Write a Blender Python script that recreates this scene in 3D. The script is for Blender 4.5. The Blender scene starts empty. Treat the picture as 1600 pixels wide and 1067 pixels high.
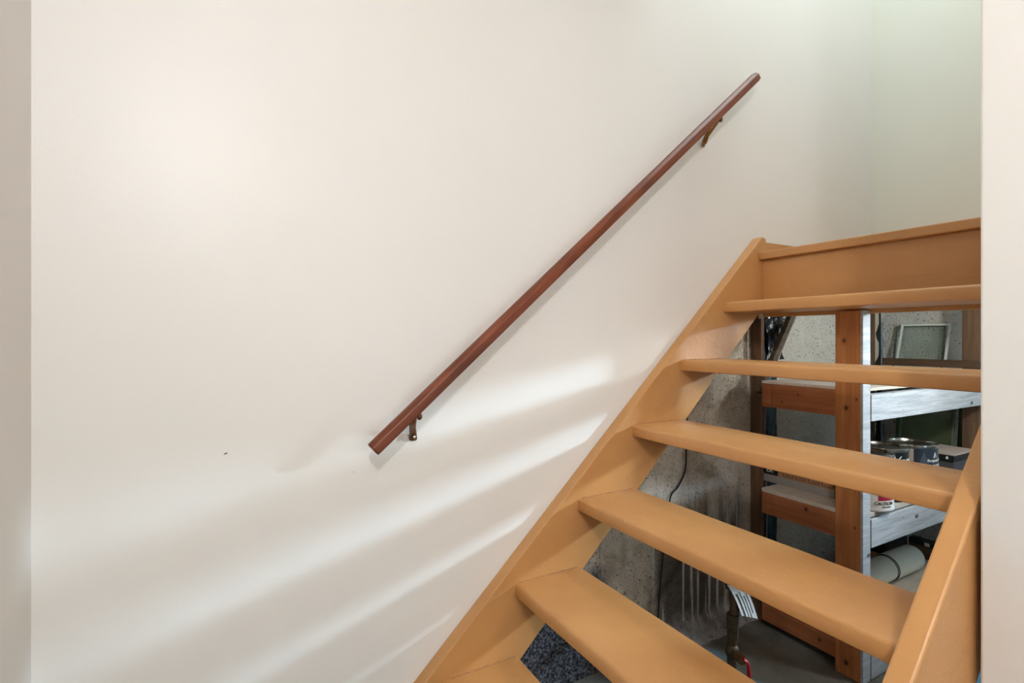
import bpy, bmesh, math, random
from mathutils import Vector, Matrix, noise
random.seed(7)
S = bpy.context.scene
C = S.collection

# ------------------------------------------------------------------ camera
CZ = 1.0887
cam = bpy.data.cameras.new('camera')
cam.sensor_width = 36.0
cam.lens = 803.0 / 1600.0 * 36.0
cam.shift_y = -6.5 / 1600.0
cam.clip_start = 0.01
cam_o = bpy.data.objects.new('camera', cam)
cam_o.location = (0, 0, CZ)
cam_o.rotation_euler = (math.pi / 2, 0, -0.5066)
C.objects.link(cam_o)
S.camera = cam_o

# ------------------------------------------------------------------ world, lights, exposure
W = bpy.data.worlds.new('world'); S.world = W; W.use_nodes = True
W.node_tree.nodes['Background'].inputs[0].default_value = (0.75, 0.85, 1, 1)
W.node_tree.nodes['Background'].inputs[1].default_value = 0.05
S.view_settings.view_transform = 'Standard'
S.view_settings.look = 'None'
S.view_settings.gamma = 1.0
S.view_settings.use_curve_mapping = False
S.view_settings.exposure = 0.05


def area(name, loc, size, power, col, rot=(0, 0, 0), size_y=None):
    l = bpy.data.lights.new(name, 'AREA'); l.energy = power; l.color = col
    l.size = size
    if size_y:
        l.shape = 'RECTANGLE'; l.size_y = size_y
    o = bpy.data.objects.new(name, l); o.location = loc; o.rotation_euler = rot
    C.objects.link(o)
    return o


ROOM_BULB = 50.0      # watts of the bare bulb on the basement ceiling
STORE_LIGHT = 470.0   # watts of the cool work light in the store room
LANDING_FILL = 11.5    # watts of the fill bulb added below the landing
area('upstairs_daylight', (2.0, 0.75, 4.1), 0.9, 24.0, (0.82, 0.94, 1.0), (0, 0, 0), 0.7)
# fill light added behind the photographer to lift the ambient level of the room
area('rear_fill_light', (0.7, -2.45, 1.45), 1.5, 17.0, (0.95, 0.985, 1.0), (math.radians(90), 0, 0), 0.9)


# ------------------------------------------------------------------ helpers
def lin(c):
    return tuple(((v / 255.0) / 12.92 if v / 255.0 <= 0.04045 else ((v / 255.0 + 0.055) / 1.055) ** 2.4) for v in c) + (1.0,)


class NB:
    """small node builder"""
    def __init__(s, name, rough=0.6, spec=0.5):
        s.m = bpy.data.materials.new(name); s.m.use_nodes = True
        s.t = s.m.node_tree; s.b = s.t.nodes['Principled BSDF']
        s.b.inputs['Roughness'].default_value = rough
        s.b.inputs['Specular IOR Level'].default_value = spec
        s.tc = s.n('ShaderNodeTexCoord')
        s.co = s.tc.outputs['Object']

    def n(s, typ, **kw):
        x = s.t.nodes.new(typ)
        for k, v in kw.items():
            setattr(x, k, v)
        return x

    def l(s, a, b):
        s.t.links.new(a, b)

    def map(s, scale=(1, 1, 1), loc=(0, 0, 0), src=None):
        x = s.n('ShaderNodeMapping'); s.l(src or s.co, x.inputs['Vector'])
        x.inputs['Scale'].default_value = scale; x.inputs['Location'].default_value = loc
        return x.outputs[0]

    def noise(s, scale, vec=None, detail=4, rough=0.6, dist=0.0):
        x = s.n('ShaderNodeTexNoise'); s.l(vec or s.co, x.inputs['Vector'])
        x.inputs['Scale'].default_value = scale; x.inputs['Detail'].default_value = detail
        x.inputs['Roughness'].default_value = rough; x.inputs['Distortion'].default_value = dist
        return x.outputs['Fac']

    def vor(s, scale, vec=None, rnd=1.0):
        x = s.n('ShaderNodeTexVoronoi'); s.l(vec or s.co, x.inputs['Vector'])
        x.inputs['Scale'].default_value = scale; x.inputs['Randomness'].default_value = rnd
        return x.outputs['Distance']

    def ramp(s, fac, stops):
        x = s.n('ShaderNodeValToRGB'); s.l(fac, x.inputs[0])
        e = x.color_ramp.elements
        while len(e) < len(stops):
            e.new(0.5)
        for i, (p, c) in enumerate(stops):
            e[i].position = p; e[i].color = c if len(c) == 4 else tuple(c) + (1,)
        return x.outputs[0]

    def rng(s, fac, a, b, c=0.0, d=1.0, smooth=True):
        x = s.n('ShaderNodeMapRange'); s.l(fac, x.inputs[0])
        if smooth:
            x.interpolation_type = 'SMOOTHSTEP'
        for i, v in enumerate((a, b, c, d)):
            x.inputs[i + 1].default_value = v
        return x.outputs[0]

    def math(s, op, a, b=None):
        x = s.n('ShaderNodeMath', operation=op)
        for i, v in enumerate((a, b)):
            if v is None:
                continue
            if isinstance(v, (int, float)):
                x.inputs[i].default_value = v
            else:
                s.l(v, x.inputs[i])
        return x.outputs[0]

    def mix(s, fac, a, b, blend='MIX'):
        x = s.n('ShaderNodeMix', data_type='RGBA', blend_type=blend)
        if isinstance(fac, (int, float)):
            x.inputs[0].default_value = fac
        else:
            s.l(fac, x.inputs[0])
        for i, v in ((6, a), (7, b)):
            if isinstance(v, tuple):
                x.inputs[i].default_value = v
            else:
                s.l(v, x.inputs[i])
        return x.outputs[2]

    def col(s, c):
        if isinstance(c, tuple):
            s.b.inputs['Base Color'].default_value = c
        else:
            s.l(c, s.b.inputs['Base Color'])

    def bump(s, h, strength=0.3, dist=0.002):
        x = s.n('ShaderNodeBump'); x.inputs['Strength'].default_value = strength
        x.inputs['Distance'].default_value = dist
        s.l(h, x.inputs['Height']); s.l(x.outputs[0], s.b.inputs['Normal'])

    def sep(s):
        x = s.n('ShaderNodeSeparateXYZ'); s.l(s.co, x.inputs[0])
        return x.outputs


def plain(name, rgb, rough=0.6, metal=0.0, var=0.08, spec=0.5):
    b = NB(name, rough, spec)
    n = b.noise(30)
    c = lin(rgb); d = tuple(v * (1 - var * 2) for v in c[:3]) + (1,)
    b.col(b.ramp(n, [(0.3, d), (0.7, c)]))
    b.b.inputs['Metallic'].default_value = metal
    return b.m


def m_wall(name, rgb, rough=0.42, marks=()):
    b = NB(name, rough, 0.45)
    n1 = b.noise(1.3, detail=2); n2 = b.noise(260, detail=2); n3 = b.noise(9, detail=3)
    c = lin(rgb)
    col = b.mix(b.rng(n1, 0.35, 0.65, 0.0, 0.5), c, tuple(v * f for v, f in zip(c[:3], (0.975, 0.965, 0.94))) + (1,))
    for (x, z, r, k) in marks:           # small scuffs and chips in the paint
        xs = b.sep()
        dx = b.math('MULTIPLY', b.math('SUBTRACT', xs[0], x), k)
        dz = b.math('SUBTRACT', b.math('SUBTRACT', xs[2], z), b.math('MULTIPLY', dx, 0.5))
        d = b.math('SQRT', b.math('ADD', b.math('MULTIPLY', dx, dx), b.math('MULTIPLY', dz, dz)))
        col = b.mix(b.rng(b.math('ADD', d, b.math('MULTIPLY', b.math('SUBTRACT', b.noise(300), 0.5), r)), r * 1.2, r * 0.3), col, lin((95, 82, 70)))
    b.col(col)
    h = b.math('ADD', b.math('MULTIPLY', n2, 0.25), n3)
    b.bump(h, 0.14, 0.004)
    return b.m


def m_paint(name, rgb):
    b = NB(name, 0.36, 0.5)
    g = b.noise(9, b.map((18, 1.6, 18)), 5, 0.65)
    n = b.noise(3.5, detail=4)
    sp = b.vor(38)
    c = lin(rgb)
    dk = tuple(v * f for v, f in zip(c[:3], (0.82, 0.77, 0.74))) + (1,)
    col = b.mix(b.rng(n, 0.35, 0.7, 0, 0.6), c, dk)
    worn = b.math('MULTIPLY', b.rng(b.noise(55, b.map((1, .3, 1)), 5, 0.7), 0.66, 0.72), b.rng(b.noise(4), 0.46, 0.58))
    col = b.mix(b.math('MULTIPLY', worn, 0.55), col, lin((226, 178, 120)))
    b.col(col)
    b.l(b.rng(n, 0.3, 0.7, 0.30, 0.46), b.b.inputs['Roughness'])
    b.bump(b.math('ADD', b.math('MULTIPLY', g, 0.7), b.noise(60, detail=3)), 0.32, 0.003)
    return b.m


def m_wood(name, light, dark, axis, rough=0.6, knots=True, knot_loc=(0, 0, 0), bump=0.25, spots=()):
    """planed lumber, the grain running along axis"""
    b = NB(name, rough, 0.35)
    sc = [26, 26, 26]; sc[axis] = 1.8
    g = b.noise(2.2, b.map(tuple(sc)), 6, 0.62, 0.6)
    g2 = b.noise(7, b.map(tuple(sc)), 3, 0.6)
    big = b.noise(5, detail=2)
    col = b.ramp(g, [(0.28, lin(dark)), (0.52, lin(tuple((a + c) // 2 for a, c in zip(light, dark)))), (0.74, lin(light))])
    col = b.mix(b.rng(g2, 0.5, 0.8, 0, 0.35), col, lin(dark))
    col = b.mix(b.rng(big, 0.45, 0.75, 0, 0.4), col, tuple(v * 0.62 for v in lin(dark)[:3]) + (1,))
    if knots:
        ks = [11, 11, 11]; ks[axis] = 6.5
        d = b.vor(0.8, b.map(tuple(ks), knot_loc))
        col = b.mix(b.rng(d, 0.15, 0.09), col, lin((58, 26, 12)))
    for (y, z, r) in spots:              # knots seen on the face, in the thing's own coordinates
        o_ = b.sep()
        dy = b.math('SUBTRACT', o_[1], y); dz = b.math('MULTIPLY', b.math('SUBTRACT', o_[2], z), 0.8)
        d = b.math('SQRT', b.math('ADD', b.math('MULTIPLY', dy, dy), b.math('MULTIPLY', dz, dz)))
        d = b.math('ADD', d, b.math('MULTIPLY', b.math('SUBTRACT', b.noise(120), 0.5), r * 0.6))
        col = b.mix(b.rng(d, r * 2.4, r * 1.0, 0, 0.4), col, lin(tuple(int(v * 0.75) for v in dark)))
        col = b.mix(b.rng(d, r, r * 0.6, 0, 0.9), col, lin((58, 26, 12)))
    b.col(col)
    b.bump(g, bump, 0.002)
    return b.m


def m_white_lumber(name):
    b = NB(name, 0.75, 0.2)
    g = b.noise(2.5, b.map((2, 30, 30)), 6, 0.65, 0.5)
    col = b.ramp(g, [(0.3, lin((150, 154, 160))), (0.6, lin((190, 192, 196)))])
    sp = b.noise(110, b.map((1, 1, 0.7)), 3, 0.6)
    msk = b.math('MULTIPLY', b.rng(sp, 0.64, 0.70), b.rng(b.noise(7), 0.42, 0.62))
    col = b.mix(msk, col, lin((62, 58, 62)))
    d = b.vor(1.0, b.map((7, 12, 12)))
    col = b.mix(b.rng(d, 0.11, 0.06), col, lin((96, 92, 98)))
    b.col(col); b.bump(g, 0.3, 0.002)
    return b.m


def m_concrete():
    b = NB('rough_foundation_concrete', 0.9, 0.15)
    x = b.sep()
    fine = b.noise(95, detail=5, rough=0.7)
    mid = b.noise(17, detail=5, rough=0.65)
    big = b.noise(3.1, detail=3)
    base = b.mix(b.rng(big, 0.35, 0.65), lin((208, 196, 178)), lin((222, 216, 206)))
    base = b.mix(b.rng(mid, 0.46, 0.72, 0, 0.6), base, lin((140, 126, 108)))
    # cleaner pale parging beyond the studs
    pale = b.rng(b.math('ADD', x[0], b.math('MULTIPLY', mid, 0.05)), 1.92, 1.96)
    base = b.mix(pale, base, b.ramp(mid, [(0.3, lin((222, 220, 212))), (0.7, lin((238, 237, 230)))]))
    # damp dark streaks with white salt runs low on the wall below the steps
    zone = b.math('MULTIPLY', b.rng(b.math('ADD', x[0], b.math('MULTIPLY', big, 0.16)), 1.30, 1.44), b.rng(x[0], 1.80, 1.74))
    zone = b.math('MULTIPLY', zone, b.rng(b.math('ADD', x[2], b.math('MULTIPLY', b.noise(20, b.map((1, 1, 0.15))), 0.35)), 0.72, 0.52))
    streak = b.noise(15, b.map((1.4, 1, 0.05), (0.3, 0, 0)), 3, 0.55)
    salt = b.math('MULTIPLY', b.rng(b.noise(24, b.map((1.6, 1, 0.05)), 2, 0.5, 0.25), 0.54, 0.62), b.rng(x[2], 0.0, 0.10))
    base = b.mix(b.math('MULTIPLY', zone, b.rng(streak, 0.34, 0.46, 0.25, 0.92)), base, lin((74, 66, 60)))
    base = b.mix(b.math('MULTIPLY', zone, b.math('MULTIPLY', salt, 0.85)), base, lin((206, 204, 204)))
    base = b.mix(b.rng(b.math('ADD', x[2], b.math('MULTIPLY', mid, 0.12)), 0.17, 0.05, 0, 0.7), base, lin((206, 208, 212)))
    # dark speckled patch low on the wall by the foot of the stairs
    tar = b.rng(b.math('ADD', x[0], b.math('MULTIPLY', mid, 0.10)), 1.20, 1.10)
    tar = b.math('MULTIPLY', tar, b.rng(b.math('ADD', x[2], b.math('MULTIPLY', mid, 0.10)), 0.42, 0.36))
    base = b.mix(tar, base, b.ramp(b.noise(140, detail=3), [(0.40, lin((44, 44, 52))), (0.66, lin((132, 132, 140)))]))
    # brown vertical stains and a crack
    st = b.math('MULTIPLY', b.rng(b.noise(9, b.map((1.2, 1, 0.12), (3, 0, 0)), 4), 0.56, 0.72), b.rng(x[0], 1.85, 1.75))
    base = b.mix(b.math('MULTIPLY', st, 0.55), base, lin((98, 82, 66)))
    pits = b.vor(70)
    pm = b.math('MULTIPLY', b.rng(pits, 0.22, 0.10), b.rng(b.noise(13, detail=2), 0.40, 0.55))
    base = b.mix(b.math('MULTIPLY', pm, 0.85), base, lin((52, 46, 42)))
    blot = b.math('MULTIPLY', b.rng(b.noise(34, detail=3, rough=0.55), 0.66, 0.70), b.rng(b.noise(5, detail=1), 0.46, 0.56))
    base = b.mix(b.math('MULTIPLY', blot, 0.7), base, lin((66, 62, 60)))
    base = b.mix(b.rng(b.noise(170, detail=3, rough=0.7), 0.52, 0.70, 0, 0.45), base, lin((92, 84, 76)))
    b.col(base)
    h = b.math('ADD', b.math('MULTIPLY', fine, 0.9), b.math('ADD', b.math('MULTIPLY', mid, 1.2), b.math('MULTIPLY', b.rng(pits, 0.25, 0.08), -0.6)))
    b.bump(h, 1.0, 0.013)
    return b.m


def m_floor():
    b = NB('damp_concrete_floor', 0.5, 0.4)
    x = b.sep()
    n = b.noise(4, detail=5); f = b.noise(80, detail=3)
    col = b.ramp(n, [(0.35, lin((92, 92, 86))), (0.65, lin((128, 128, 120)))])
    col = b.mix(b.rng(f, 0.66, 0.72, 0, 0.6), col, lin((196, 192, 184)))
    # blue patches on the floor, one of them along the foundation wall
    bl = b.math('MULTIPLY', b.rng(b.math('ADD', x[0], b.math('MULTIPLY', n, 0.2)), 1.60, 1.54), b.rng(b.math('ADD', x[1], b.math('MULTIPLY', n, 0.1)), 1.02, 1.12))
    b2 = b.math('MULTIPLY', b.rng(x[0], 1.80, 1.86), b.rng(x[1], 0.86, 0.80))
    b2 = b.math('MULTIPLY', b2, b.rng(x[1], 0.36, 0.40))
    bl = b.math('MULTIPLY', bl, b.rng(x[0], 1.26, 1.32))
    col = b.mix(b.math('MULTIPLY', b.math('MAXIMUM', bl, b2), 0.9), col, lin((104, 158, 194)))
    b.col(col); b.bump(b.math('ADD', n, b.math('MULTIPLY', f, 0.2)), 0.4, 0.006)
    return b.m


def m_plastic(name, rgb, rough=0.22):
    b = NB(name, rough, 0.6)
    n = b.noise(14, detail=3)
    c = lin(rgb)
    b.col(b.ramp(n, [(0.35, tuple(v * 0.45 for v in c[:3]) + (1,)), (0.7, c)]))
    b.bump(b.noise(22, detail=4, dist=1.0), 0.5, 0.01)
    return b.m


def m_glass(name, rgb, refl, rough=0.05):
    """thin sheet glass: tinted see-through with a mirror sheen"""
    b = NB(name, rough, 0.5)
    c = lin(rgb)
    t = b.n('ShaderNodeBsdfTransparent'); g = b.n('ShaderNodeBsdfGlossy'); mx = b.n('ShaderNodeMixShader')
    b.l(b.ramp(b.noise(6, detail=2), [(0.3, tuple(v * 0.92 for v in c[:3]) + (1,)), (0.7, c)]), t.inputs[0])
    g.inputs['Roughness'].default_value = rough; g.inputs[0].default_value = (0.9, 0.95, 0.92, 1)
    mx.inputs[0].default_value = refl
    b.l(t.outputs[0], mx.inputs[1]); b.l(g.outputs[0], mx.inputs[2])
    out = b.t.nodes['Material Output']; b.l(mx.outputs[0], out.inputs['Surface'])
    b.t.nodes.remove(b.b)
    return b.m


def m_emit(name, rgb, strength):
    m = bpy.data.materials.new(name); m.use_nodes = True
    t = m.node_tree; t.nodes.remove(t.nodes['Principled BSDF'])
    e = t.nodes.new('ShaderNodeEmission'); e.inputs[0].default_value = tuple(rgb) + (1,); e.inputs[1].default_value = strength
    t.links.new(e.outputs[0], t.nodes['Material Output'].inputs[0])
    return m


def m_steel(name, rgb, rough=0.25):
    b = NB(name, rough, 0.5)
    b.b.inputs['Metallic'].default_value = 1.0
    n = b.noise(25, detail=4)
    c = lin(rgb)
    b.col(b.ramp(n, [(0.3, tuple(v * 0.75 for v in c[:3]) + (1,)), (0.7, c)]))
    b.l(b.rng(n, 0.3, 0.7, rough * 0.7, rough * 1.4), b.b.inputs['Roughness'])
    return b.m


M = {}
M['wall'] = m_wall('off_white_wall_paint', (231, 228, 224), 0.40,
                   marks=((-0.002, 0.835, 0.0024, 0.5), (0.27, 0.76, 0.0012, 1.0)))
M['wall_l'] = m_wall('off_white_side_wall_paint', (232, 226, 220), 0.5)
M['wall_up'] = m_wall('cream_landing_wall_paint', (226, 226, 216), 0.5)
M['ceil'] = m_wall('white_ceiling_paint', (232, 230, 226), 0.8)
M['ochre'] = m_paint('ochre_stair_paint', (193, 142, 87))
M['rail'] = m_wood('stained_mahogany_rail', (140, 76, 48), (84, 40, 25), 0, 0.42, False, bump=0.35)
M['lum_z'] = m_wood('orange_lumber_upright', (200, 136, 84), (160, 100, 58), 2, 0.6, False, spots=((-0.171, 1.078, 0.0065), (-0.177, 0.862, 0.0065), (-0.208, 0.892, 0.003), (-0.202, 0.484, 0.003), (-0.177, 0.044, 0.008)))
M['lum_y'] = m_wood('orange_lumber_crosswise', (180, 116, 76), (140, 84, 52), 1, 0.6, False, spots=((-0.045, 0.497, 0.0065), (-0.016, 0.888, 0.003), (0.043, 0.857, 0.003), (-0.091, 0.072, 0.005)))
M['dkwood_z'] = m_wood('dark_brown_lumber_upright', (120, 90, 66), (78, 56, 40), 2, 0.7, False)
M['dkwood_y'] = m_wood('dark_brown_lumber_crosswise', (98, 72, 50), (60, 44, 32), 1, 0.7, False)
M['dkwood_x'] = m_wood('weathered_brown_stick', (104, 90, 72), (54, 46, 38), 0, 0.7, False)
M['white_lum'] = m_white_lumber('whitewashed_lumber')
M['conc'] = m_concrete()
M['floor'] = m_floor()
M['bplastic'] = m_plastic('black_polythene', (34, 40, 50), 0.18)
M['tplastic'] = m_plastic('dark_teal_polythene', (36, 74, 92), 0.2)
M['gplastic'] = m_plastic('grey_blue_torn_membrane', (170, 184, 198), 0.4)
M['brass'] = m_steel('aged_brass', (150, 118, 74), 0.34)
M['bronze'] = m_steel('aged_bronze', (126, 98, 72), 0.36)
M['steel'] = m_steel('tinplate_steel', (205, 202, 196), 0.2)
M['pipe_metal'] = m_steel('weathered_galvanised_pipe', (104, 92, 76), 0.5)
M['alu'] = plain('white_aluminium', (226, 234, 230), 0.35)
M['alu_d'] = plain('olive_aluminium', (112, 116, 96), 0.45)
M['glass'] = m_glass('clear_storm_glass', (253, 255, 254), 0.03)
M['glass_g'] = plain('dark_green_glass', (82, 90, 66), 0.14)
M['glass_e'] = plain('green_glass_edge', (78, 120, 84), 0.15)
M['can_black'] = plain('black_can_label', (26, 26, 28), 0.35)
M['can_navy'] = plain('slate_can_label', (44, 52, 66), 0.4)
M['can_navy2'] = plain('lighter_slate_label_print', (66, 74, 88), 0.4, var=0.02)
M['can_white'] = plain('white_can_label', (226, 222, 218), 0.45, var=0.03)
M['print_white'] = plain('white_print', (236, 236, 232), 0.5, var=0.01)
M['print_black'] = plain('black_print', (24, 22, 22), 0.5)
M['print_grey'] = plain('dark_grey_print', (70, 68, 70), 0.5)
M['print_red'] = plain('crimson_print', (190, 26, 66), 0.45, var=0.03)
M['print_tan'] = plain('taupe_print', (188, 170, 158), 0.5, var=0.03)
M['pvc'] = plain('white_plastic_pipe', (222, 220, 206), 0.3, var=0.03)
M['rubber'] = plain('black_rubber', (20, 20, 20), 0.55)
M['cable_w'] = plain('grey_cable_sheath', (150, 146, 142), 0.5)
M['card'] = plain('brown_cardboard', (172, 124, 86), 0.8)
M['card_d'] = plain('dark_grey_cardboard', (74, 72, 76), 0.8)
M['paper'] = plain('white_paper_tag', (222, 222, 220), 0.7, var=0.02)
M['red'] = plain('red_valve_grip', (196, 22, 40), 0.4)
M['tar'] = plain('black_tar', (18, 17, 18), 0.4)
M['cream_board'] = plain('dirty_cream_board', (196, 190, 172), 0.7)
M['osb'] = m_wood('pale_shelf_board', (206, 196, 184), (178, 166, 152), 0, 0.75, False)
M['porcelain'] = plain('white_porcelain', (232, 230, 224), 0.25, var=0.02)


# ---- geometry
def add_box(bm, x0, x1, y0, y1, z0, z1):
    v = [bm.verts.new(p) for p in ((x0, y0, z0), (x1, y0, z0), (x1, y1, z0), (x0, y1, z0), (x0, y0, z1), (x1, y0, z1), (x1, y1, z1), (x0, y1, z1))]
    for f in ((3, 2, 1, 0), (4, 5, 6, 7), (0, 1, 5, 4), (1, 2, 6, 5), (2, 3, 7, 6), (3, 0, 4, 7)):
        bm.faces.new([v[i] for i in f])


def box(x0, x1, y0, y1, z0, z1, bev=0.0, seg=2):
    bm = bmesh.new(); add_box(bm, x0, x1, y0, y1, z0, z1)
    if bev:
        bmesh.ops.bevel(bm, geom=bm.edges[:], offset=bev, segments=seg, affect='EDGES', profile=0.5)
    return bm


def prism(poly, y0, y1, bev=0.0):
    """polygon in x,z pushed along y"""
    bm = bmesh.new()
    a = [bm.verts.new((x, y0, z)) for x, z in poly]
    b = [bm.verts.new((x, y1, z)) for x, z in poly]
    bm.faces.new(a); bm.faces.new(b[::-1])
    n = len(poly)
    for i in range(n):
        bm.faces.new((a[i], b[i], b[(i + 1) % n], a[(i + 1) % n]))
    bmesh.ops.recalc_face_normals(bm, faces=bm.faces[:])
    if bev:
        bmesh.ops.bevel(bm, geom=bm.edges[:], offset=bev, segments=2, affect='EDGES', profile=0.5)
    return bm


def add_tube(bm, pts, radii, seg=12, cap=True, flat=None):
    pts = [Vector(p) for p in pts]
    if not isinstance(radii, (list, tuple)):
        radii = [radii] * len(pts)
    rings = []
    ref = Vector((0, 0, 1))
    for i, p in enumerate(pts):
        d = (pts[min(i + 1, len(pts) - 1)] - pts[max(i - 1, 0)]).normalized()
        if abs(d.dot(ref)) > 0.95:
            ref = Vector((1, 0, 0))
        u = d.cross(ref).normalized(); w = u.cross(d).normalized()
        ref = w
        r = radii[i]
        k = flat or 1.0
        rings.append([bm.verts.new(p + u * (math.cos(2 * math.pi * j / seg) * r) + w * (math.sin(2 * math.pi * j / seg) * r * k)) for j in range(seg)])
    for a, b in zip(rings, rings[1:]):
        for j in range(seg):
            bm.faces.new((a[j], a[(j + 1) % seg], b[(j + 1) % seg], b[j]))
    if cap:
        bm.faces.new(rings[0][::-1]); bm.faces.new(rings[-1])


def tube(pts, radii, seg=12, flat=None):
    bm = bmesh.new(); add_tube(bm, pts, radii, seg, True, flat)
    bmesh.ops.recalc_face_normals(bm, faces=bm.faces[:])
    return bm


def smooth_path(pts, n=6):
    """Catmull-Rom through the points"""
    P = [Vector(p) for p in pts]; P = [P[0] * 2 - P[1]] + P + [P[-1] * 2 - P[-2]]
    out = []
    for i in range(1, len(P) - 2):
        for k in range(n):
            t = k / n
            a, b, c, d = P[i - 1], P[i], P[i + 1], P[i + 2]
            out.append(0.5 * ((2 * b) + (c - a) * t + (2 * a - 5 * b + 4 * c - d) * t * t + (3 * b - a - 3 * c + d) * t ** 3))
    out.append(P[-2])
    return out


def lathe(cx, cy, prof, seg=40):
    """profile of (radius, z) turned about a vertical axis"""
    bm = bmesh.new(); rings = []
    for r, z in prof:
        if r < 1e-6:
            rings.append([bm.verts.new((cx, cy, z))])
        else:
            rings.append([bm.verts.new((cx + r * math.cos(2 * math.pi * j / seg), cy + r * math.sin(2 * math.pi * j / seg), z)) for j in range(seg)])
    for a, b in zip(rings, rings[1:]):
        for j in range(seg):
            k = (j + 1) % seg
            if len(a) == 1 and len(b) == 1:
                continue
            if len(a) == 1:
                bm.faces.new((a[0], b[j], b[k]))
            elif len(b) == 1:
                bm.faces.new((a[j], a[k], b[0]))
            else:
                bm.faces.new((a[j], a[k], b[k], b[j]))
    bmesh.ops.recalc_face_normals(bm, faces=bm.faces[:])
    return bm


def ball(c, r, seg=16, sc=(1, 1, 1)):
    bm = bmesh.new(); bmesh.ops.create_uvsphere(bm, u_segments=seg, v_segments=seg // 2, radius=r)
    for v in bm.verts:
        v.co = Vector((v.co.x * sc[0], v.co.y * sc[1], v.co.z * sc[2])) + Vector(c)
    return bm


def root_loc(p):
    while p.parent:
        p = p.parent
    return p.location.copy()


def obj(name, bm, mat, parent=None, smooth=False, org=None):
    """links one mesh object; world coordinates in, origin at the thing's base"""
    if parent is None:
        if org is None:
            xs = [v.co.x for v in bm.verts]; ys = [v.co.y for v in bm.verts]; zs = [v.co.z for v in bm.verts]
            org = Vector(((min(xs) + max(xs)) / 2, (min(ys) + max(ys)) / 2, min(zs)))
        else:
            org = Vector(org)
    else:
        org = root_loc(parent)
    bmesh.ops.translate(bm, verts=bm.verts[:], vec=-org)
    me = bpy.data.meshes.new(name); bm.to_mesh(me); bm.free()
    me.materials.append(M[mat] if isinstance(mat, str) else mat)
    if smooth:
        for p in me.polygons:
            p.use_smooth = True
        try:
            me.set_sharp_from_angle(angle=math.radians(40))
        except Exception:
            pass
    o = bpy.data.objects.new(name, me); C.objects.link(o)
    if parent is None:
        o.location = org
    else:
        o.parent = parent
    return o


def tag(o, label, cat, group=None):
    o['label'] = label; o['category'] = cat
    if group:
        o['group'] = group
    return o


def thing(name, loc, label, cat, group=None):
    o = bpy.data.objects.new(name, None); o.location = loc; o.empty_display_size = 0.05
    C.objects.link(o)
    return tag(o, label, cat, group)


def struct(name, bm, mat, parent=None, smooth=False):
    o = obj(name, bm, mat, parent, smooth, (0, 0, 0))
    if parent is None:
        o['kind'] = 'structure'
    return o


def text_bm(body, size, ext=0.0004):
    cu = bpy.data.curves.new('lettering', 'FONT'); cu.body = body; cu.size = size; cu.extrude = ext
    cu.align_x = 'CENTER'; cu.align_y = 'CENTER'; cu.resolution_u = 2
    o = bpy.data.objects.new('lettering', cu); C.objects.link(o)
    bpy.context.view_layer.update()
    me = bpy.data.meshes.new_from_object(o)
    bm = bmesh.new(); bm.from_mesh(me)
    bpy.data.objects.remove(o); bpy.data.curves.remove(cu); bpy.data.meshes.remove(me)
    return bm


def wrap(bm, cx, cy, r, ang, z, slant=0.0):
    """bends flat lettering round an upright cylinder, centred on the angle"""
    for v in bm.verts:
        a = ang + (v.co.x + slant * v.co.y) / r; rr = r + 0.0006 + v.co.z
        v.co = Vector((cx + rr * math.cos(a), cy + rr * math.sin(a), z + v.co.y))
    return bm


def arc_patch(cx, cy, r, a0, a1, z0, z1, n=12, poly=None, th=0.0006):
    """a thin printed field on a can: rectangle in angle and height, or any (angle, z) polygon"""
    bm = bmesh.new()
    for i in range(n):
        t0, t1 = a0 + (a1 - a0) * i / n, a0 + (a1 - a0) * (i + 1) / n
        def pz(t):
            return poly(t) if poly else (z0, z1)
        (b0, u0), (b1, u1) = pz(t0), pz(t1)
        q = []
        for rr in (r, r + th):
            q.append([bm.verts.new((cx + rr * math.cos(t), cy + rr * math.sin(t), z)) for t, z in ((t0, b0), (t1, b1), (t1, u1), (t0, u0))])
        bm.faces.new(q[1])
        for k in range(4):
            bm.faces.new((q[0][k], q[0][(k + 1) % 4], q[1][(k + 1) % 4], q[1][k]))
    return bm


# ------------------------------------------------------------------ room shell
WY = 1.285            # painted face of the stair wall
CY = 1.325            # face of the foundation concrete
XL = -0.322           # left wall
TOP = 4.3
Ls = lambda x: -0.1865 + 0.912 * x            # top line of the wall stringer
struct('wall_back', prism([(XL, 0), (0.24, 0), (0.45, 0.12), (1.70, 1.27), (1.82, 1.36), (2.66, 1.36), (2.66, TOP), (XL, TOP)], WY, WY + 0.037), 'wall')
struct('wall_left', box(XL - 0.12, XL, -2.6, WY + 0.2, 0, 2.57), 'wall_l')
struct('wall_landing', box(2.636, 2.75, 0.24, WY + 0.04, 1.36, TOP), 'wall_up')
struct('wall_right', prism([(1.051, 0), (2.02, 0), (2.02, 1.36), (2.93, 1.36), (2.93, TOP), (1.051, TOP)], 0.24, 0.355, 0.004), 'wall')
struct('wall_foundation', box(XL - 0.1, 2.93, CY, CY + 0.2, -0.05, 1.36), 'conc')
struct('wall_store_pier', box(2.812, 2.93, 0.66, CY, -0.05, 1.36), 'conc')
struct('wall_store_end', box(4.2, 4.3, -1.6, CY, 0, 2.57), 'ceil')
struct('wall_store_front', box(2.02, 4.3, -1.7, -1.6, 0, 2.57), 'ceil')
struct('wall_store_side', box(2.90, 4.3, CY - 0.08, CY, 0, 2.57), 'ceil')
struct('wall_front', box(XL - 0.12, 2.02, -2.62, -2.5, 0, 2.57), 'ceil')
struct('wall_room_end', box(1.92, 2.02, -2.5, 0.24, 0, 2.45), 'ceil')
struct('floor', box(XL - 0.1, 4.3, -2.6, CY, -0.1, 0.0), 'floor')
bm = bmesh.new()
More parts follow.
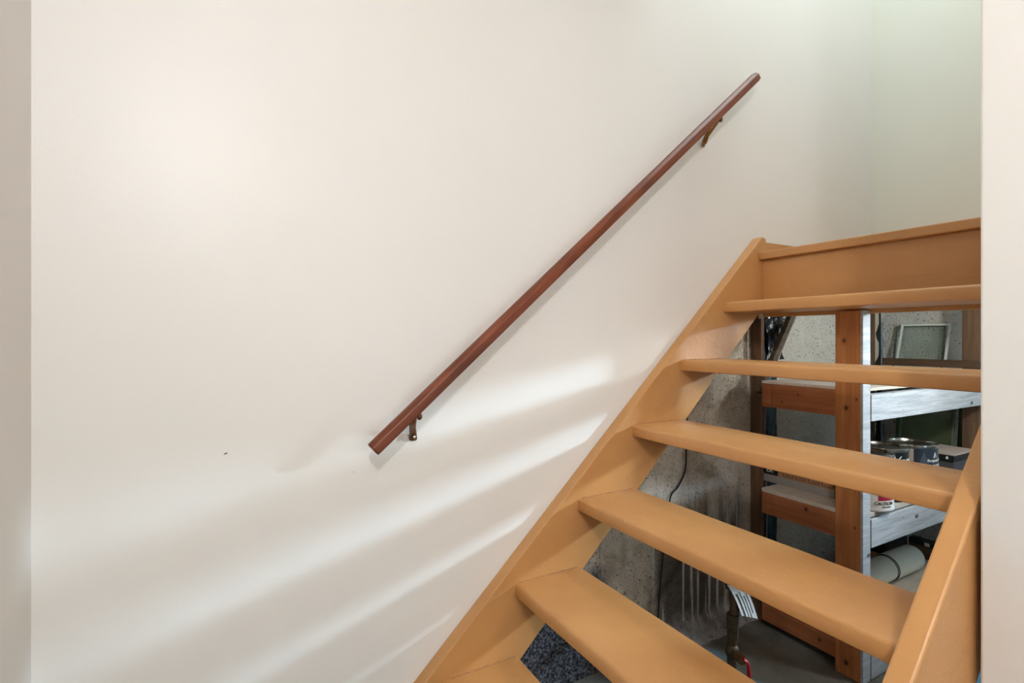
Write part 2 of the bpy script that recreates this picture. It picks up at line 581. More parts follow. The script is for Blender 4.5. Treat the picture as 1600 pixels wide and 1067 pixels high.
add_box(bm, XL - 0.1, 4.3, -2.6, 0.24, 2.45, 2.57); add_box(bm, 2.93, 4.3, 0.24, CY, 2.45, 2.57); add_box(bm, XL - 0.1, 1.30, 0.24, WY, 2.45, 2.57)
struct('ceiling', bm, 'ceil')
struct('wall_stairwell', box(1.20, 1.30, 0.24, WY, 2.57, TOP), 'wall_up')
struct('ceiling_stairwell', box(1.20, 2.75, 0.24, WY + 0.04, TOP, TOP + 0.1), 'ceil')
struct('floor_landing', box(1.80, 2.636, 0.355, WY, 1.345, 1.385), 'white_lum')

# rough mortar fillet where the foundation meets the floor
bm = bmesh.new(); N = 40; rows = []
for i in range(N + 1):
    x = 1.2 + 0.75 * i / N
    k = 0.055 + 0.03 * noise.noise(Vector((x * 6, 0, 0))) + 0.02 * noise.noise(Vector((x * 19, 3, 0)))
    rows.append([bm.verts.new((x, CY + 0.01, k * 1.5)), bm.verts.new((x, CY - k * 0.22, k * 0.75)), bm.verts.new((x, CY - k * 0.6, k * 0.3)), bm.verts.new((x, CY - k * 1.15, -0.003))])
for a, b in zip(rows, rows[1:]):
    for j in range(3):
        bm.faces.new((a[j], a[j + 1], b[j + 1], b[j]))
struct('trim_1', bm, 'conc', smooth=True)

# ------------------------------------------------------------------ staircase
RISE, RUN, X1, DEP, TH = 0.2025, 0.2142, 0.4858, 0.2208, 0.037
YI, YR = 1.244, 0.400            # inner faces of the two stringers
stair = thing('staircase', (1.1, 0.82, 0), 'ochre painted open-riser wooden staircase climbing along the white wall', 'staircase')
# wall stringer: sloping plank with a plumb cut at the top
lo = lambda x: -0.492 + 0.950 * x
top_x = 1.799
poly = [(0.205, 0.0), (0.52, 0.0), (1.80, lo(1.80)), (top_x + 0.002, 1.445), (1.797, 1.461), (1.775, 1.470), (1.758, 1.452), (1.134, 0.859), (0.40, Ls(0.40)), (0.40, 0.178), (0.205, 0.178 - 0.178)]
poly = [(0.22, 0.0), (0.52, 0.0), (1.80, lo(1.80)), (1.80, 1.447), (1.797, 1.464), (1.776, 1.470), (0.42, Ls(0.42)), (0.409, Ls(0.42) - 0.012), (0.409, 0.165)]
obj('stringer', prism(poly, YI, WY - 0.0005, 0.0025), 'ochre', stair)
Rs = lambda x: -0.313 + 1.054 * x
poly = [(0.30, 0.0), (0.56, 0.0), (1.74, 1.21), (1.74, 1.33), (1.62, Rs(1.62)), (0.34, Rs(0.34))]
obj('stringer', prism(poly, YR - 0.035, YR, 0.004), 'ochre', stair)


def tread_bm(k):
    x0 = X1 + RUN * (k - 1); z = RISE * k
    bm = bmesh.new()
    n = 26
    prof = [(0, -TH + 0.006), (0.0015, -TH + 0.002), (0.006, -TH), (DEP, -TH), (DEP, -0.003), (DEP - 0.003, 0), (0.010, 0), (0.004, -0.0025), (0.0008, -0.008)]
    rows = []
    for i in range(n + 1):
        y = YR + (YI - YR) * i / n
        wob = 0.0016 * noise.noise(Vector((y * 7, k * 5.1, 0))) + 0.0008 * noise.noise(Vector((y * 25, k * 3.3, 2)))
        sag = 0.0012 * noise.noise(Vector((y * 5, k * 2.7, 9)))
        rows.append([bm.verts.new((x0 + px + (wob if px < 0.1 else 0), y, z + pz + sag)) for px, pz in prof])
    m = len(prof)
    for a, b in zip(rows, rows[1:]):
        for j in range(m):
            bm.faces.new((a[j], a[(j + 1) % m], b[(j + 1) % m], b[j]))
    bm.faces.new(rows[0]); bm.faces.new(rows[-1][::-1])
    bmesh.ops.recalc_face_normals(bm, faces=bm.faces[:])
    return bm


for k in range(1, 7):
    obj('tread', tread_bm(k), 'ochre', stair, True)
for k in range(1, 7):                   # broken paint bead along the joint of each tread with the wall stringer
    x0 = X1 + RUN * (k - 1); bm = bmesh.new()
    pts = [(x0 + 0.012 + 0.20 * q / 24, YI - 0.0010 - random.uniform(0, 0.001), RISE * k + 0.0006 + random.uniform(0, 0.0012)) for q in range(25)]
    add_tube(bm, pts, [random.choice((0.0003, 0.0006, 0.0011, 0.0016)) for _ in pts], 6)
    obj('paint_bead', bm, 'card', stair)
obj('riser', box(1.779, 1.800, YR - 0.04, YI, 1.165, 1.3805, 0.001), 'ochre', stair)
obj('landing_nosing', box(1.752, 1.83, YR - 0.04, YI, 1.381, 1.4095, 0.004), 'ochre', stair)
obj('landing_floor_board', box(1.83, 2.634, 0.357, YI + 0.03, 1.386, 1.4085), 'ochre', stair)
obj('landing_skirting', box(1.801, 2.634, WY - 0.014, WY - 0.0005, 1.41, 1.459, 0.002), 'ochre', stair)

# ------------------------------------------------------------------ handrail
hx0, hz0, hx1, hz1 = 0.298, 0.826, 1.694, 2.044
hl = math.hypot(hx1 - hx0, hz1 - hz0); ha = math.atan2(hz1 - hz0, hx1 - hx0)
HR = thing('handrail', (hx0, 1.21, hz0), 'reddish brown wooden handrail fixed slanting across the white wall', 'handrail')
bm = bmesh.new()
hy, hh, ch = 0.0165, 0.0160, 0.010
prof = [(-hy, -hh + 0.003), (-hy + 0.003, -hh), (hy - 0.004, -hh), (hy, -hh + 0.004), (hy, hh - 0.010), (hy - 0.010, hh), (-hy + ch, hh), (-hy, hh - ch)]
rings = []
for t, s in ((0, 0.90), (0.004, 1.0), (hl - 0.02, 1.0), (hl - 0.004, 0.88), (hl, 0.72)):
    rings.append([bm.verts.new((t, y * s, z * s)) for y, z in prof])
for a, b in zip(rings, rings[1:]):
    for j in range(8):
        bm.faces.new((a[j], b[j], b[(j + 1) % 8], a[(j + 1) % 8]))
bm.faces.new(rings[0]); bm.faces.new(rings[-1][::-1])
bmesh.ops.recalc_face_normals(bm, faces=bm.faces[:])
bmesh.ops.bevel(bm, geom=[e for e in bm.edges if e.calc_length() > 0.5], offset=0.0015, segments=1, affect='EDGES')
bmesh.ops.translate(bm, verts=bm.verts[:], vec=HR.location)
rail = obj('rail', bm, 'rail', HR)
rail.rotation_euler = (0, -ha, 0)


def bracket(pts, radii, knob, screw, mat, lab, plate=None):
    br = obj('bracket', tube(smooth_path(pts, 5), radii, 12, 0.62), mat, HR, True)
    br['label'] = lab
    obj('knob', ball(knob[0], knob[1], 14, (1, 1, 1.25)), mat, br, True)
    if screw:
        obj('screw', ball(screw, 0.0045, 10, (1, 0.5, 1)), 'steel', br, True)
    return br


def lerp_r(a, b, c, n):
    return [a + (b - a) * i / (n // 2) if i <= n // 2 else b + (c - b) * (i - n // 2) / (n - n // 2) for i in range(n)]


b1_ = bracket([(0.400, 1.212, 0.908), (0.403, 1.232, 0.880), (0.410, 1.256, 0.860), (0.417, 1.274, 0.840), (0.420, 1.282, 0.826)], lerp_r(0.010, 0.0085, 0.0105, 21),
              ((0.421, 1.236, 0.891), 0.0075), (0.4185, 1.2675, 0.834), 'bronze', 'bronze bracket with a bright screw')
obj('stem', tube([(0.421, 1.236, 0.891), (0.417, 1.222, 0.915)], 0.004, 8), 'bronze', b1_, True)
b2_ = bracket([(1.516, 1.222, 1.862), (1.511, 1.232, 1.846), (1.503, 1.255, 1.818), (1.497, 1.274, 1.795), (1.496, 1.282, 1.775)], lerp_r(0.006, 0.0075, 0.0105, 21),
              ((1.518, 1.224, 1.855), 0.008), None, 'brass', 'brass bracket')
obj('stem', tube([(1.516, 1.224, 1.857), (1.512, 1.214, 1.880)], 0.0035, 8), 'brass', b2_, True)
obj('brace', tube([(1.496, 1.276, 1.786), (1.484, 1.250, 1.812), (1.474, 1.225, 1.842)], [0.009, 0.008, 0.006], 10), 'brass', b2_, True)

# ------------------------------------------------------------------ shelving below the landing
sh = thing('storage_shelf', (2.2, 1.1, 0), 'rough lumber storage shelf with whitewashed front seen through the stairs', 'shelf')
PX, PY0, PY1 = 1.74, 0.879, 0.957
obj('post', box(PX, PX + 0.036, PY0 + 0.002, PY1, 0, 1.174, 0.0015), 'lum_z', sh)
p = obj('post_facing', box(PX, PX + 0.044, PY0 - 0.006, PY0 + 0.002, 0, 1.174, 0.001), 'white_lum', sh); p['label'] = 'white painted side of the post'
obj('post', box(2.662, 2.70, 0.862 + 0.04, 0.957, 0, 1.34, 0.0015), 'dkwood_z', sh)
for (z0, z1, x0) in ((0.832, 0.917, PX + 0.002), (0.437, 0.515, PX + 0.002), (0.040, 0.125, PX + 0.002)):
    obj('rail', box(x0, x0 + 0.036, PY1, 1.182, z0, z1, 0.0015), 'lum_y', sh)
    obj('rail_block', box(x0 - 0.001, x0 + 0.037, 1.1825, 1.222, z0, z1 - 0.001, 0.0015), 'lum_y', sh)
for (z0, z1) in ((0.822, 0.906), (0.421, 0.510), (0.004, 0.108)):
    obj('ledger', box(PX + 0.0445, 2.80, PY0 + 0.001 - 0.010, PY0 + 0.022, z0, z1, 0.0015), 'white_lum', sh)
for (z0, z1) in ((0.918, 0.928), (0.516, 0.530), (0.126, 0.136)):
    x0 = PX + 0.045
    obj('shelf_board', box(x0, 2.66, PY0 - 0.004, 1.222, z0, z1, 0.001), 'osb', sh)
    obj('shelf_board_end', box(PX + 0.001, x0, PY1 + 0.001, 1.222, z0, z1, 0.001), 'osb', sh)
obj('cleat', box(2.622, 2.661, 0.890, 1.236, 0.964, 0.994, 0.0015), 'dkwood_y', sh)

# ------------------------------------------------------------------ things at the foundation wall
ws = thing('wall_stud', (1.84, 1.30, 0), 'dark brown vertical stud at the edge of the bare concrete wall', 'stud')
obj('plank', box(1.816, 1.852, 1.288, CY - 0.001, 0, 1.34, 0.002), 'dkwood_z', ws)
obj('strip', box(1.795, 1.811, 1.262, 1.2875, 0.0, 1.16, 0.001), 'dkwood_z', ws)


def sheet(x0, x1, z0, z1, y, amp, nx, nz, seed, gather=0.0):
    bm = bmesh.new(); g = []
    for i in range(nx + 1):
        row = []
        for j in range(nz + 1):
            u, v = i / nx, j / nz
            x = x0 + (x1 - x0) * u; z = z0 + (z1 - z0) * v
            q = noise.noise(Vector((x * 38, seed, z * 7))) + 0.5 * noise.noise(Vector((x * 90, seed + 4, z * 22)))
            x += gather * (0.5 - u) * math.sin(v * 9)
            row.append(bm.verts.new((x, y - abs(amp * q) - amp * 0.6 * math.sin(math.pi * u), z)))
        g.append(row)
    for i in range(nx):
        for j in range(nz):
            bm.faces.new((g[i][j], g[i + 1][j], g[i + 1][j + 1], g[i][j + 1]))
    ext = bmesh.ops.extrude_face_region(bm, geom=bm.faces[:])
    bmesh.ops.translate(bm, verts=[e for e in ext['geom'] if isinstance(e, bmesh.types.BMVert)], vec=(0, 0.0015, 0))
    bmesh.ops.recalc_face_normals(bm, faces=bm.faces[:])
    return bm


tag(obj('plastic_sheet', sheet(1.854, 1.905, 0.0, 1.33, 1.318, 0.010, 10, 60, 1.0), 'bplastic', None, True), 'black polythene sheet hanging beside the dark brown stud', 'sheet')
tag(obj('plastic_sheet', sheet(1.908, 1.972, 0.0, 1.12, 1.318, 0.010, 10, 50, 6.0), 'tplastic', None, True), 'dark teal polythene strip behind the ends of the shelf rails', 'sheet')
tag(obj('plastic_bundle', sheet(1.880, 1.985, 1.0, 1.34, 1.300, 0.026, 18, 30, 11.0, 0.02), 'bplastic', None, True), 'crumpled shiny black plastic bundle under the topmost tread', 'plastic')
tag(obj('cable', tube(smooth_path([(1.866, 1.292, 0.02), (1.865, 1.288, 0.25), (1.862, 1.285, 0.46), (1.858, 1.290, 0.60), (1.86, 1.292, 0.9)], 8), 0.0022, 8), 'cable_w', None, True),
    'thin grey cable hanging down in front of the black polythene', 'cable')
# leaning stick
a = Vector((1.745, 1.236, 0.88)); b = Vector((1.995, 1.24, 1.237))
st = thing('wooden_stick', a, 'dark weathered stick leaning diagonally below the topmost tread', 'stick')
d = (b - a).normalized()
bm = box(0, (b - a).length, -0.010, 0.010, -0.0125, 0.0125, 0.002)
mat_r = Matrix.Rotation(-math.atan2(d.z, math.hypot(d.x, d.y)), 4, 'Y'); mat_r = Matrix.Rotation(math.atan2(d.y, d.x), 4, 'Z') @ mat_r
bmesh.ops.transform(bm, matrix=mat_r, verts=bm.verts[:]); bmesh.ops.translate(bm, verts=bm.verts[:], vec=a)
obj('shaft', bm, 'dkwood_x', st)
bm = box(0, (b - a).length, -0.0095, 0.0095, -0.0165, -0.0127)
bmesh.ops.transform(bm, matrix=mat_r, verts=bm.verts[:]); bmesh.ops.translate(bm, verts=bm.verts[:], vec=a)
e_ = obj('edge_strip', bm, 'cable_w', st); e_['label'] = 'pale grey edge'
# wires stapled to the concrete
tag(obj('wire', tube(smooth_path([(1.455, 1.318, 0.80), (1.451, 1.318, 0.68), (1.446, 1.318, 0.61), (1.412, 1.319, 0.556), (1.374, 1.318, 0.527), (1.366, 1.318, 0.47), (1.345, 1.318, 0.37), (1.327, 1.318, 0.25), (1.312, 1.318, 0.10), (1.31, 1.318, 0.0)], 6), 0.0028, 8), 'rubber', None, True),
    'thin black wire running down the bare concrete wall', 'wire')

# corner post with tar and torn membrane
cp = thing('corner_board', (2.78, 1.29, 0), 'cream board smeared with black tar in the far corner', 'board')
obj('plank', box(2.668, 2.738, 1.300, CY - 0.001, 0, 1.33, 0.002), 'cream_board', cp)
obj('plank', box(2.645, 2.667, 1.285, CY - 0.001, 0, 1.33, 0.001), 'dkwood_z', cp)
bm = bmesh.new()
zs = [0.0 + 1.33 * i / 90 for i in range(91)]
rowv = []
for z in zs:
    w = 0.010 + 0.034 * noise.noise(Vector((z * 14, 2, 1))) + 0.014 * noise.noise(Vector((z * 45, 7, 1)))
    w = max(0.004, min(0.045, w + (0.02 if z < 0.80 else 0)))
    rowv.append((bm.verts.new((2.735 - w, 1.2985, z)), bm.verts.new((2.742, 1.296, z)), bm.verts.new((2.742, 1.3005, z)), bm.verts.new((2.735 - w, 1.3, z))))
for a_, b_ in zip(rowv, rowv[1:]):
    for j in range(4):
        bm.faces.new((a_[j], a_[(j + 1) % 4], b_[(j + 1) % 4], b_[j]))
obj('tar_smear', bm, 'tar', cp)
tag(obj('torn_membrane', sheet(2.744, 2.808, 0.0, 1.16, 1.322, 0.016, 10, 50, 21.0), 'gplastic', None, True), 'grey blue torn membrane strip in the far corner behind the paint cans', 'membrane')
tag(obj('wall_plate', box(2.786, 2.811, 0.36, CY - 0.06, 1.226, 1.30, 0.001), 'white_lum'), 'white board along the top of the far store wall', 'board')
tag(obj('wire', tube(smooth_path([(2.72, 1.29, 1.217), (2.73, 1.22, 1.212), (2.73, 1.12, 1.213), (2.73, 1.02, 1.218), (2.73, 0.86, 1.232)], 6), 0.0028, 8), 'rubber', None, True),
    'thin black wire strung under the landing above the storm window', 'wire')


# ------------------------------------------------------------------ storm windows and glass panes
def leaning_frame(name, y0, y1, z0, z1, xb, xt, w, label, mf, mg, th=0.008, glass=True):
    """rectangular framed pane leaning towards the end wall; x goes from xb at the foot to xt at the top"""
    t = thing(name, ((xb + xt) / 2, (y0 + y1) / 2, z0), label, 'window')
    def part(nm, ya, yb, za, zb, m, dx=0.0, thick=th):
        bm = box(0, thick, ya, yb, za, zb, 0.0)
        for v in bm.verts:
            v.co.x += xb + (xt - xb) * (v.co.z - z0) / (z1 - z0) + dx
        obj(nm, bm, m, t)
    part('frame_rail', y0, y1, z1 - w, z1, mf); part('frame_rail', y0, y1, z0, z0 + w, mf)
    part('frame_stile', y0, y0 + w, z0 + w, z1 - w, mf); part('frame_stile', y1 - w, y1, z0 + w, z1 - w, mf)
    if glass:
        part('pane', y0 + w, y1 - w, z0 + w, z1 - w, mg, th * 0.35, th * 0.3)
    return t


leaning_frame('storm_window', 1.040, 1.232, 0.932, 1.150, 2.722, 2.790, 0.0085, 'small white framed storm window leaning on the upper shelf', 'alu', 'glass')
leaning_frame('storm_window', 1.066, 1.262, 0.932, 1.142, 2.768, 2.802, 0.006, 'olive framed storm window behind the small white one', 'alu_d', 'glass')
leaning_frame('window_sash', 1.005, 1.205, 0.532, 0.90, 2.690, 2.752, 0.0055, 'tall pane of dark green glass with thin metal stiles behind the paint cans', 'alu_d', 'glass_g')
for i, (ya, yb, x) in enumerate(((1.030, 1.220, 2.764), (1.035, 1.232, 2.776), (1.04, 1.245, 2.788))):
    bm = box(0, 0.005, ya, yb, 0.532, 0.90)
    for v in bm.verts:
        v.co.x += x - 0.035 + 0.045 * (v.co.z - 0.532) / 0.37
    tag(obj('glass_sheet', bm, 'glass_e'), ('foremost', 'middle', 'rearmost')[i] + ' loose green glass sheet stacked behind the metal-edged pane', 'glass', 'loose glass sheets')
bm = box(0, 0.005, 0.960, 1.004, 0.532, 0.90)
for v in bm.verts:
    v.co.x += 2.735 + 0.045 * (v.co.z - 0.532) / 0.37
tag(obj('glass_sheet', bm, 'glass_g'), 'narrow dark green glass strip next to the brown rear post', 'glass', 'loose glass sheets')

# ------------------------------------------------------------------ paint cans
ZS = 0.5302


def can(x, y, label, body_mat, r=0.075, h=0.18):
    t = thing('paint_can', (x, y, ZS), label, 'paint can', 'paint cans on the middle shelf')
    b = obj('body', lathe(x, y, [(0, ZS), (r * 0.97, ZS), (r * 0.99, ZS + 0.002), (r * 0.99, ZS + 0.006), (r * 0.975, ZS + 0.009), (r * 0.975, ZS + h - 0.012), (r * 0.98, ZS + h - 0.010)], 48), body_mat, t, True)
    obj('rim', lathe(x, y, [(r * 0.975, ZS + h - 0.012), (r, ZS + h - 0.009), (r * 1.012, ZS + h - 0.005), (r, ZS + h - 0.001), (r * 0.975, ZS + h), (r * 0.945, ZS + h - 0.002), (r * 0.93, ZS + h - 0.007), (r * 0.90, ZS + h - 0.0075)], 48), 'steel', t, True)
    obj('lid', lathe(x, y, [(r * 0.91, ZS + h - 0.0085), (r * 0.895, ZS + h - 0.002), (r * 0.875, ZS + h - 0.001), (r * 0.855, ZS + h - 0.003), (r * 0.84, ZS + h - 0.0065), (0, ZS + h - 0.0065)], 48), 'steel', t, True)
    return t, b


def face_ang(x, y, off=0.0):
    return math.atan2(-y, -x) + off       # the side turned towards the stairs


c3, b3 = can(1.868, 0.925, 'white paint can with a crimson band and the word CAUTION, next to the post', 'can_white')
A3 = face_ang(1.868, 0.925)
rb = 0.075 * 0.975
obj('label_field', arc_patch(1.868, 0.925, rb, A3 + 0.42, A3 + 1.4, ZS + 0.048, ZS + 0.150), 'print_grey', b3)
obj('label_band', arc_patch(1.868, 0.925, rb, A3 + 0.42, A3 + 1.4, ZS + 0.036, ZS + 0.048), 'print_red', b3)
obj('lettering', wrap(text_bm('CAUTION', 0.0145), 1.868, 0.925, rb, A3 + 0.70, ZS + 0.026), 'print_black', b3)
obj('lettering', wrap(text_bm('MISE EN GARDE', 0.0045), 1.868, 0.925, rb, A3 + 0.80, ZS + 0.0155), 'print_black', b3)
c2, b2 = can(2.022, 0.950, 'black paint can with white script lettering, between the other two cans', 'can_black')
A2 = face_ang(2.022, 0.950)
obj('lettering', wrap(text_bm('Vero', 0.046), 2.022, 0.950, rb, A2 + 0.98, ZS + 0.138, 0.35), 'print_white', b2)
obj('label_edge', arc_patch(2.022, 0.950, rb, A2 - 0.9, A2 - 0.8, ZS + 0.010, ZS + 0.168, 3), 'print_tan', b2)
c1, b1 = can(2.180, 0.928, 'slate blue paint can with mountain print and white lettering, farthest from the post', 'can_navy')
A1 = face_ang(2.180, 0.928)
obj('label_edge', arc_patch(2.180, 0.928, rb, A1 - 0.95, A1 + 0.05, ZS + 0.010, ZS + 0.166, 10), 'print_tan', b1)


def tri(ac, hw, zb, zt):
    return lambda t: (zb, zb + max(0.0005, (zt - zb) * (1 - abs(t - ac) / hw)))


obj('mountain_print', arc_patch(2.180, 0.928, rb, A1 + 0.12, A1 + 0.78, 0, 0, 16, tri(A1 + 0.45, 0.33, ZS + 0.085, ZS + 0.158)), 'can_navy2', b1)
obj('emblem', arc_patch(2.180, 0.928, rb, A1 + 0.93, A1 + 1.13, 0, 0, 8, tri(A1 + 1.03, 0.10, ZS + 0.137, ZS + 0.156)), 'print_white', b1)
obj('emblem_cut', arc_patch(2.180, 0.928, rb + 0.0006, A1 + 0.99, A1 + 1.07, 0, 0, 6, tri(A1 + 1.03, 0.04, ZS + 0.138, ZS + 0.147)), 'can_navy', b1)
obj('lettering', wrap(text_bm('Benjamin Moore', 0.0135), 2.180, 0.928, rb, A1 + 1.22, ZS + 0.127), 'print_white', b1)
obj('lettering', wrap(text_bm('REGAL', 0.024), 2.180, 0.928, rb, A1 + 1.18, ZS + 0.103), 'print_white', b1)
obj('lettering', wrap(text_bm('SELECT', 0.016), 2.180, 0.928, rb, A1 + 1.12, ZS + 0.082), 'print_white', b1)

# ------------------------------------------------------------------ boxes on the shelves
lb = thing('long_carton', (1.852, 1.15, ZS), 'long brown carton with a black end and outlined lettering on the middle shelf', 'box')
obj('carton', box(1.833, 1.872, 1.012, 1.219, ZS + 0.030, ZS + 0.070, 0.001), 'card', lb)
obj('carton_base', box(1.834, 1.871, 1.012, 1.2855, ZS, ZS + 0.0295, 0.001), 'cable_w', lb)
be = obj('end_band', box(1.832, 1.872, 1.2195, 1.286, ZS + 0.030, ZS + 0.070, 0.001), 'print_black', lb); be['label'] = 'black printed end'


def wall_text(body, size, x, y, z, mat, parent):
    """lettering on a face that looks towards -x, reading in the -y direction"""
    bm = text_bm(body, size)
    for v in bm.verts:
        v.co = Vector((x - 0.0004 - v.co.z, y - v.co.x, z + v.co.y))
    obj('lettering', bm, mat, parent)


wall_text('ER', 0.026, 1.832, 1.252, ZS + 0.047, 'print_white', be)
for i in range(4):                       # outlined block letters
    yc = 1.178 - i * 0.048
    bm = bmesh.new()
    zc = ZS + 0.047; hw, hhh, w = 0.019, 0.0115, 0.0018
    add_box(bm, 1.8318, 1.8332, yc - hw, yc + hw, zc + hhh - w, zc + hhh); add_box(bm, 1.8318, 1.8332, yc - hw, yc + hw, zc - hhh, zc - hhh + w)
    add_box(bm, 1.8318, 1.8332, yc - hw, yc - hw + w, zc - hhh + w, zc + hhh - w); add_box(bm, 1.8318, 1.8332, yc + hw - w, yc + hw, zc - hhh + w, zc + hhh - w)
    obj('lettering_outline', bm, 'print_grey', lb)
    if i < 3:
        wall_text('COO'[i], 0.022, 1.8328, yc - (0.004 if i else -0.003), zc, 'print_grey', lb)

db = thing('dark_tray', (2.50, 0.96, ZS), 'dark grey tray with a black slotted rim behind the slate paint can', 'tray')
obj('tray_body', box(2.42, 2.60, 0.895, 1.05, ZS, ZS + 0.085, 0.002), 'card_d', db)
rm = obj('rim_strip', box(2.415, 2.605, 0.892, 1.053, ZS + 0.0855, ZS + 0.107, 0.001), 'rubber', db)
obj('rim_cap', box(2.412, 2.608, 0.890, 1.055, ZS + 0.1075, ZS + 0.1125, 0.001), 'print_tan', db)
for i in range(5):
    y = 0.91 + i * 0.032
    obj('rim_tab', box(2.4135, 2.4149, y, y + 0.007, ZS + 0.092, ZS + 0.102), 'print_white', db)

# lower shelf: pipe and boxes
ZB = 0.1362
pp = thing('plastic_pipe', (2.14, 1.035, ZB), 'white plastic drain pipe lying on the lowest shelf', 'pipe')
pr = 0.049
ax = lambda t: Vector((1.80 + 0.665 * t, 1.05 - 0.000 * t, ZB + pr + 0.002))
obj('pipe', tube([ax(0), ax(0.62), ax(0.86)], pr - 0.002, 40), 'pvc', pp, True)
obj('sleeve', tube([ax(0.69), ax(0.692), ax(0.985), ax(1.0)], [pr - 0.001, pr, pr, pr - 0.004], 40), 'pvc', pp, True)
obj('gasket', tube([ax(0.672), ax(0.678)], pr - 0.0005, 40), 'rubber', pp, True)
obj('gasket', tube([ax(0.687), ax(0.692)], pr + 0.0005, 40), 'rubber', pp, True)
tag(obj('brown_carton', box(2.32, 2.40, 1.12, 1.215, ZB, ZB + 0.045, 0.002), 'card'), 'brown carton in the dark behind the white pipe', 'box')
tag(obj('black_case', box(2.41, 2.60, 1.125, 1.215, ZB, ZB + 0.10, 0.004), 'rubber'), 'black case standing behind the white pipe', 'case')
bx = thing('slotted_tray', (2.715, 1.0, ZB), 'black slotted tray with white tabs at the end of the lowest shelf', 'tray')
obj('tray_body', box(2.62, 2.655, 0.91, 1.128, ZB, ZB + 0.055, 0.002), 'dkwood_y', bx)
obj('rim_strip', box(2.616, 2.658, 0.908, 1.128, ZB + 0.0555, ZB + 0.078, 0.001), 'rubber', bx)
for y in (0.95, 1.0, 1.05):
    obj('rim_tab', box(2.6135, 2.6158, y, y + 0.018, ZB + 0.059, ZB + 0.073), 'print_tan', bx)

# ------------------------------------------------------------------ water valve
vx, vy = 1.312, 1.01
vv = thing('water_valve', (vx, vy, 0), 'weathered water pipe with a red lever valve and paper tag under the stairs', 'valve')
obj('pipe', tube(smooth_path([(vx - 0.012, vy, 0.0), (vx - 0.012, vy, 0.10), (vx - 0.008, vy, 0.20), (vx + 0.002, vy, 0.30), (vx + 0.012, vy + 0.012, 0.335), (vx + 0.04, vy + 0.06, 0.345), (vx + 0.12, vy + 0.20, 0.33), (vx + 0.17, CY, 0.32)], 6), 0.0135, 14), 'pipe_metal', vv, True)
for z, r in ((0.238, 0.0165), (0.262, 0.0175), (0.214, 0.0160)):
    obj('coupling', tube([(vx - 0.006, vy, z - 0.011), (vx - 0.006, vy, z + 0.011)], r, 8), 'pipe_metal', vv)
vb = obj('valve_body', ball((vx - 0.010, vy, 0.165), 0.024, 16, (0.85, 0.85, 1.1)), 'pipe_metal', vv, True)
obj('packing_nut', tube([(vx - 0.016, vy - 0.02, 0.165), (vx - 0.022, vy - 0.046, 0.165)], 0.014, 6), 'brass', vb)
lv = obj('lever', tube(smooth_path([(vx - 0.022, vy - 0.046, 0.170), (vx - 0.010, vy - 0.052, 0.158), (vx - 0.004, vy - 0.052, 0.12), (vx - 0.004, vy - 0.052, 0.055)], 5), 0.009, 10, 0.45), 'red', vv, True); lv['label'] = 'red lever grip'
obj('cap', tube([(vx - 0.006, vy - 0.004, 0.352), (vx - 0.030, vy - 0.004, 0.366)], 0.013, 12), 'rubber', vv, True)
# paper tag, slightly curled
bm = bmesh.new(); tl = []
c0 = Vector((1.249, 0.985, 0.382)); ud = Vector((0.066, 0.0, -0.106)); wd = Vector((0.076, 0.0, -0.029))
for i in range(9):
    t = i / 8; k = 1.1 - 0.15 * t
    p_ = c0 + ud * t + Vector((0.008 * math.sin(t * math.pi), 0.008 * math.sin(t * 3), 0.006 * math.sin(t * math.pi)))
    tl.append((bm.verts.new(p_), bm.verts.new(p_ + wd * k)))
for a_, b_ in zip(tl, tl[1:]):
    bm.faces.new((a_[0], a_[1], b_[1], b_[0]))
tpts = [(a_.co.copy(), b_.co.copy()) for a_, b_ in tl]
ext = bmesh.ops.extrude_face_region(bm, geom=bm.faces[:])
bmesh.ops.translate(bm, verts=[e for e in ext['geom'] if isinstance(e, bmesh.types.BMVert)], vec=(0, 0.0008, 0))
bmesh.ops.recalc_face_normals(bm, faces=bm.faces[:])
tg = obj('paper_tag', bm, 'paper', vv, True)
for (w0, wid, s0, s1) in ((0.16, 0.11, 3, 8), (0.42, 0.045, 2, 8), (0.60, 0.045, 3, 8), (0.78, 0.045, 2, 7)):   # lines of small print along the tag
    bm = bmesh.new()
    pr_ = [(tpts[i][0].lerp(tpts[i][1], w0), tpts[i][0].lerp(tpts[i][1], w0 + wid)) for i in range(s0, s1 + 1)]
    vs = [(bm.verts.new(a_ + Vector((0, -0.0008, 0))), bm.verts.new(b_ + Vector((0, -0.0008, 0)))) for a_, b_ in pr_]
    for i, (a_, b_) in enumerate(zip(vs, vs[1:])):
        bm.faces.new((a_[0], a_[1], b_[1], b_[0]))
    obj('print_line', bm, 'print_grey', tg)

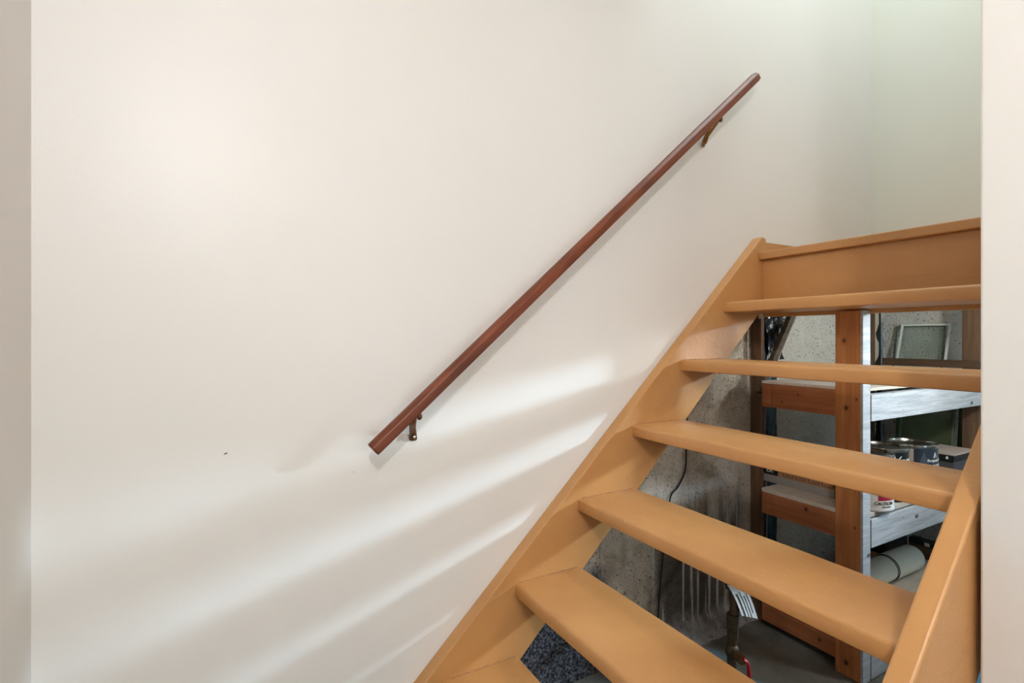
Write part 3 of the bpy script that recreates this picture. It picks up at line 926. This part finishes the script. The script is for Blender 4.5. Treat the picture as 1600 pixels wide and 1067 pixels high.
# ------------------------------------------------------------------ lamps, and the fill bulb added below the landing
def bulb_lamp(name, loc, r, watts, rgb, label, zc):
    """porcelain holder on the ceiling at zc, round bulb at loc"""
    x, y, z = loc
    t = thing(name, (x, y, zc), label, 'lamp')
    obj('lampholder', lathe(x, y, [(0, zc - 0.001), (0.05, zc - 0.001), (0.05, zc - 0.012), (0.03, zc - 0.028), (0.022, z + r * 0.9), (0, z + r * 0.9)], 24), 'porcelain', t, True)
    L = watts / (math.pi * 4 * math.pi * r * r)
    obj('bulb', ball((x, y, z), r, 24), m_emit(name + '_glow', rgb, L), t, True)


bulb_lamp('ceiling_lamp', (-0.16, -0.62, 2.02), 0.065, ROOM_BULB, (1.0, 0.99, 0.985), 'bare round bulb on the basement ceiling behind the photographer', 2.448)
# reflector work light hung in the store room, aimed through the open stairs at the foot of the white wall
wp = Vector((3.66, -0.30, 1.522)); wt = Vector((-1.3, 0.78, 0.36)); wd_ = (wt - wp).normalized()
wl = thing('work_light', wp, 'clip-on reflector work light hanging in the store room beyond the stairs', 'lamp')
sp = bpy.data.lights.new('work_light_beam', 'SPOT'); sp.energy = STORE_LIGHT; sp.color = (0.58, 0.82, 1.0)
sp.spot_size = math.radians(60); sp.spot_blend = 1.0; sp.shadow_soft_size = 0.075
so = bpy.data.objects.new('work_light_beam', sp); C.objects.link(so); so.parent = wl
so.rotation_euler = wd_.to_track_quat('-Z', 'Y').to_euler()
bm = lathe(0, 0, [(0.02, 0.16), (0.032, 0.155), (0.035, 0.10), (0.075, 0.06), (0.12, 0.0), (0.118, 0.0), (0.073, 0.056), (0.03, 0.095)], 32)
bmesh.ops.transform(bm, matrix=wd_.to_track_quat('-Z', 'Y').to_matrix().to_4x4(), verts=bm.verts[:])
bmesh.ops.translate(bm, verts=bm.verts[:], vec=wp - wd_ * 0.03)
obj('reflector', bm, 'steel', wl, True)
obj('cord', tube(smooth_path([tuple(wp - wd_ * 0.18), tuple(wp - wd_ * 0.2 + Vector((0, 0, 0.15))), (3.85, -0.38, 2.2), (3.85, -0.38, 2.449)], 6), 0.004, 8), 'rubber', wl, True)
bulb_lamp('landing_fill_bulb', (2.05, 0.43, 1.21), 0.04, LANDING_FILL, (0.95, 1.0, 0.95), 'added fill bulb in a porcelain holder below the landing', 1.343)  # unseen bulb, added to brighten the store walls and shelves
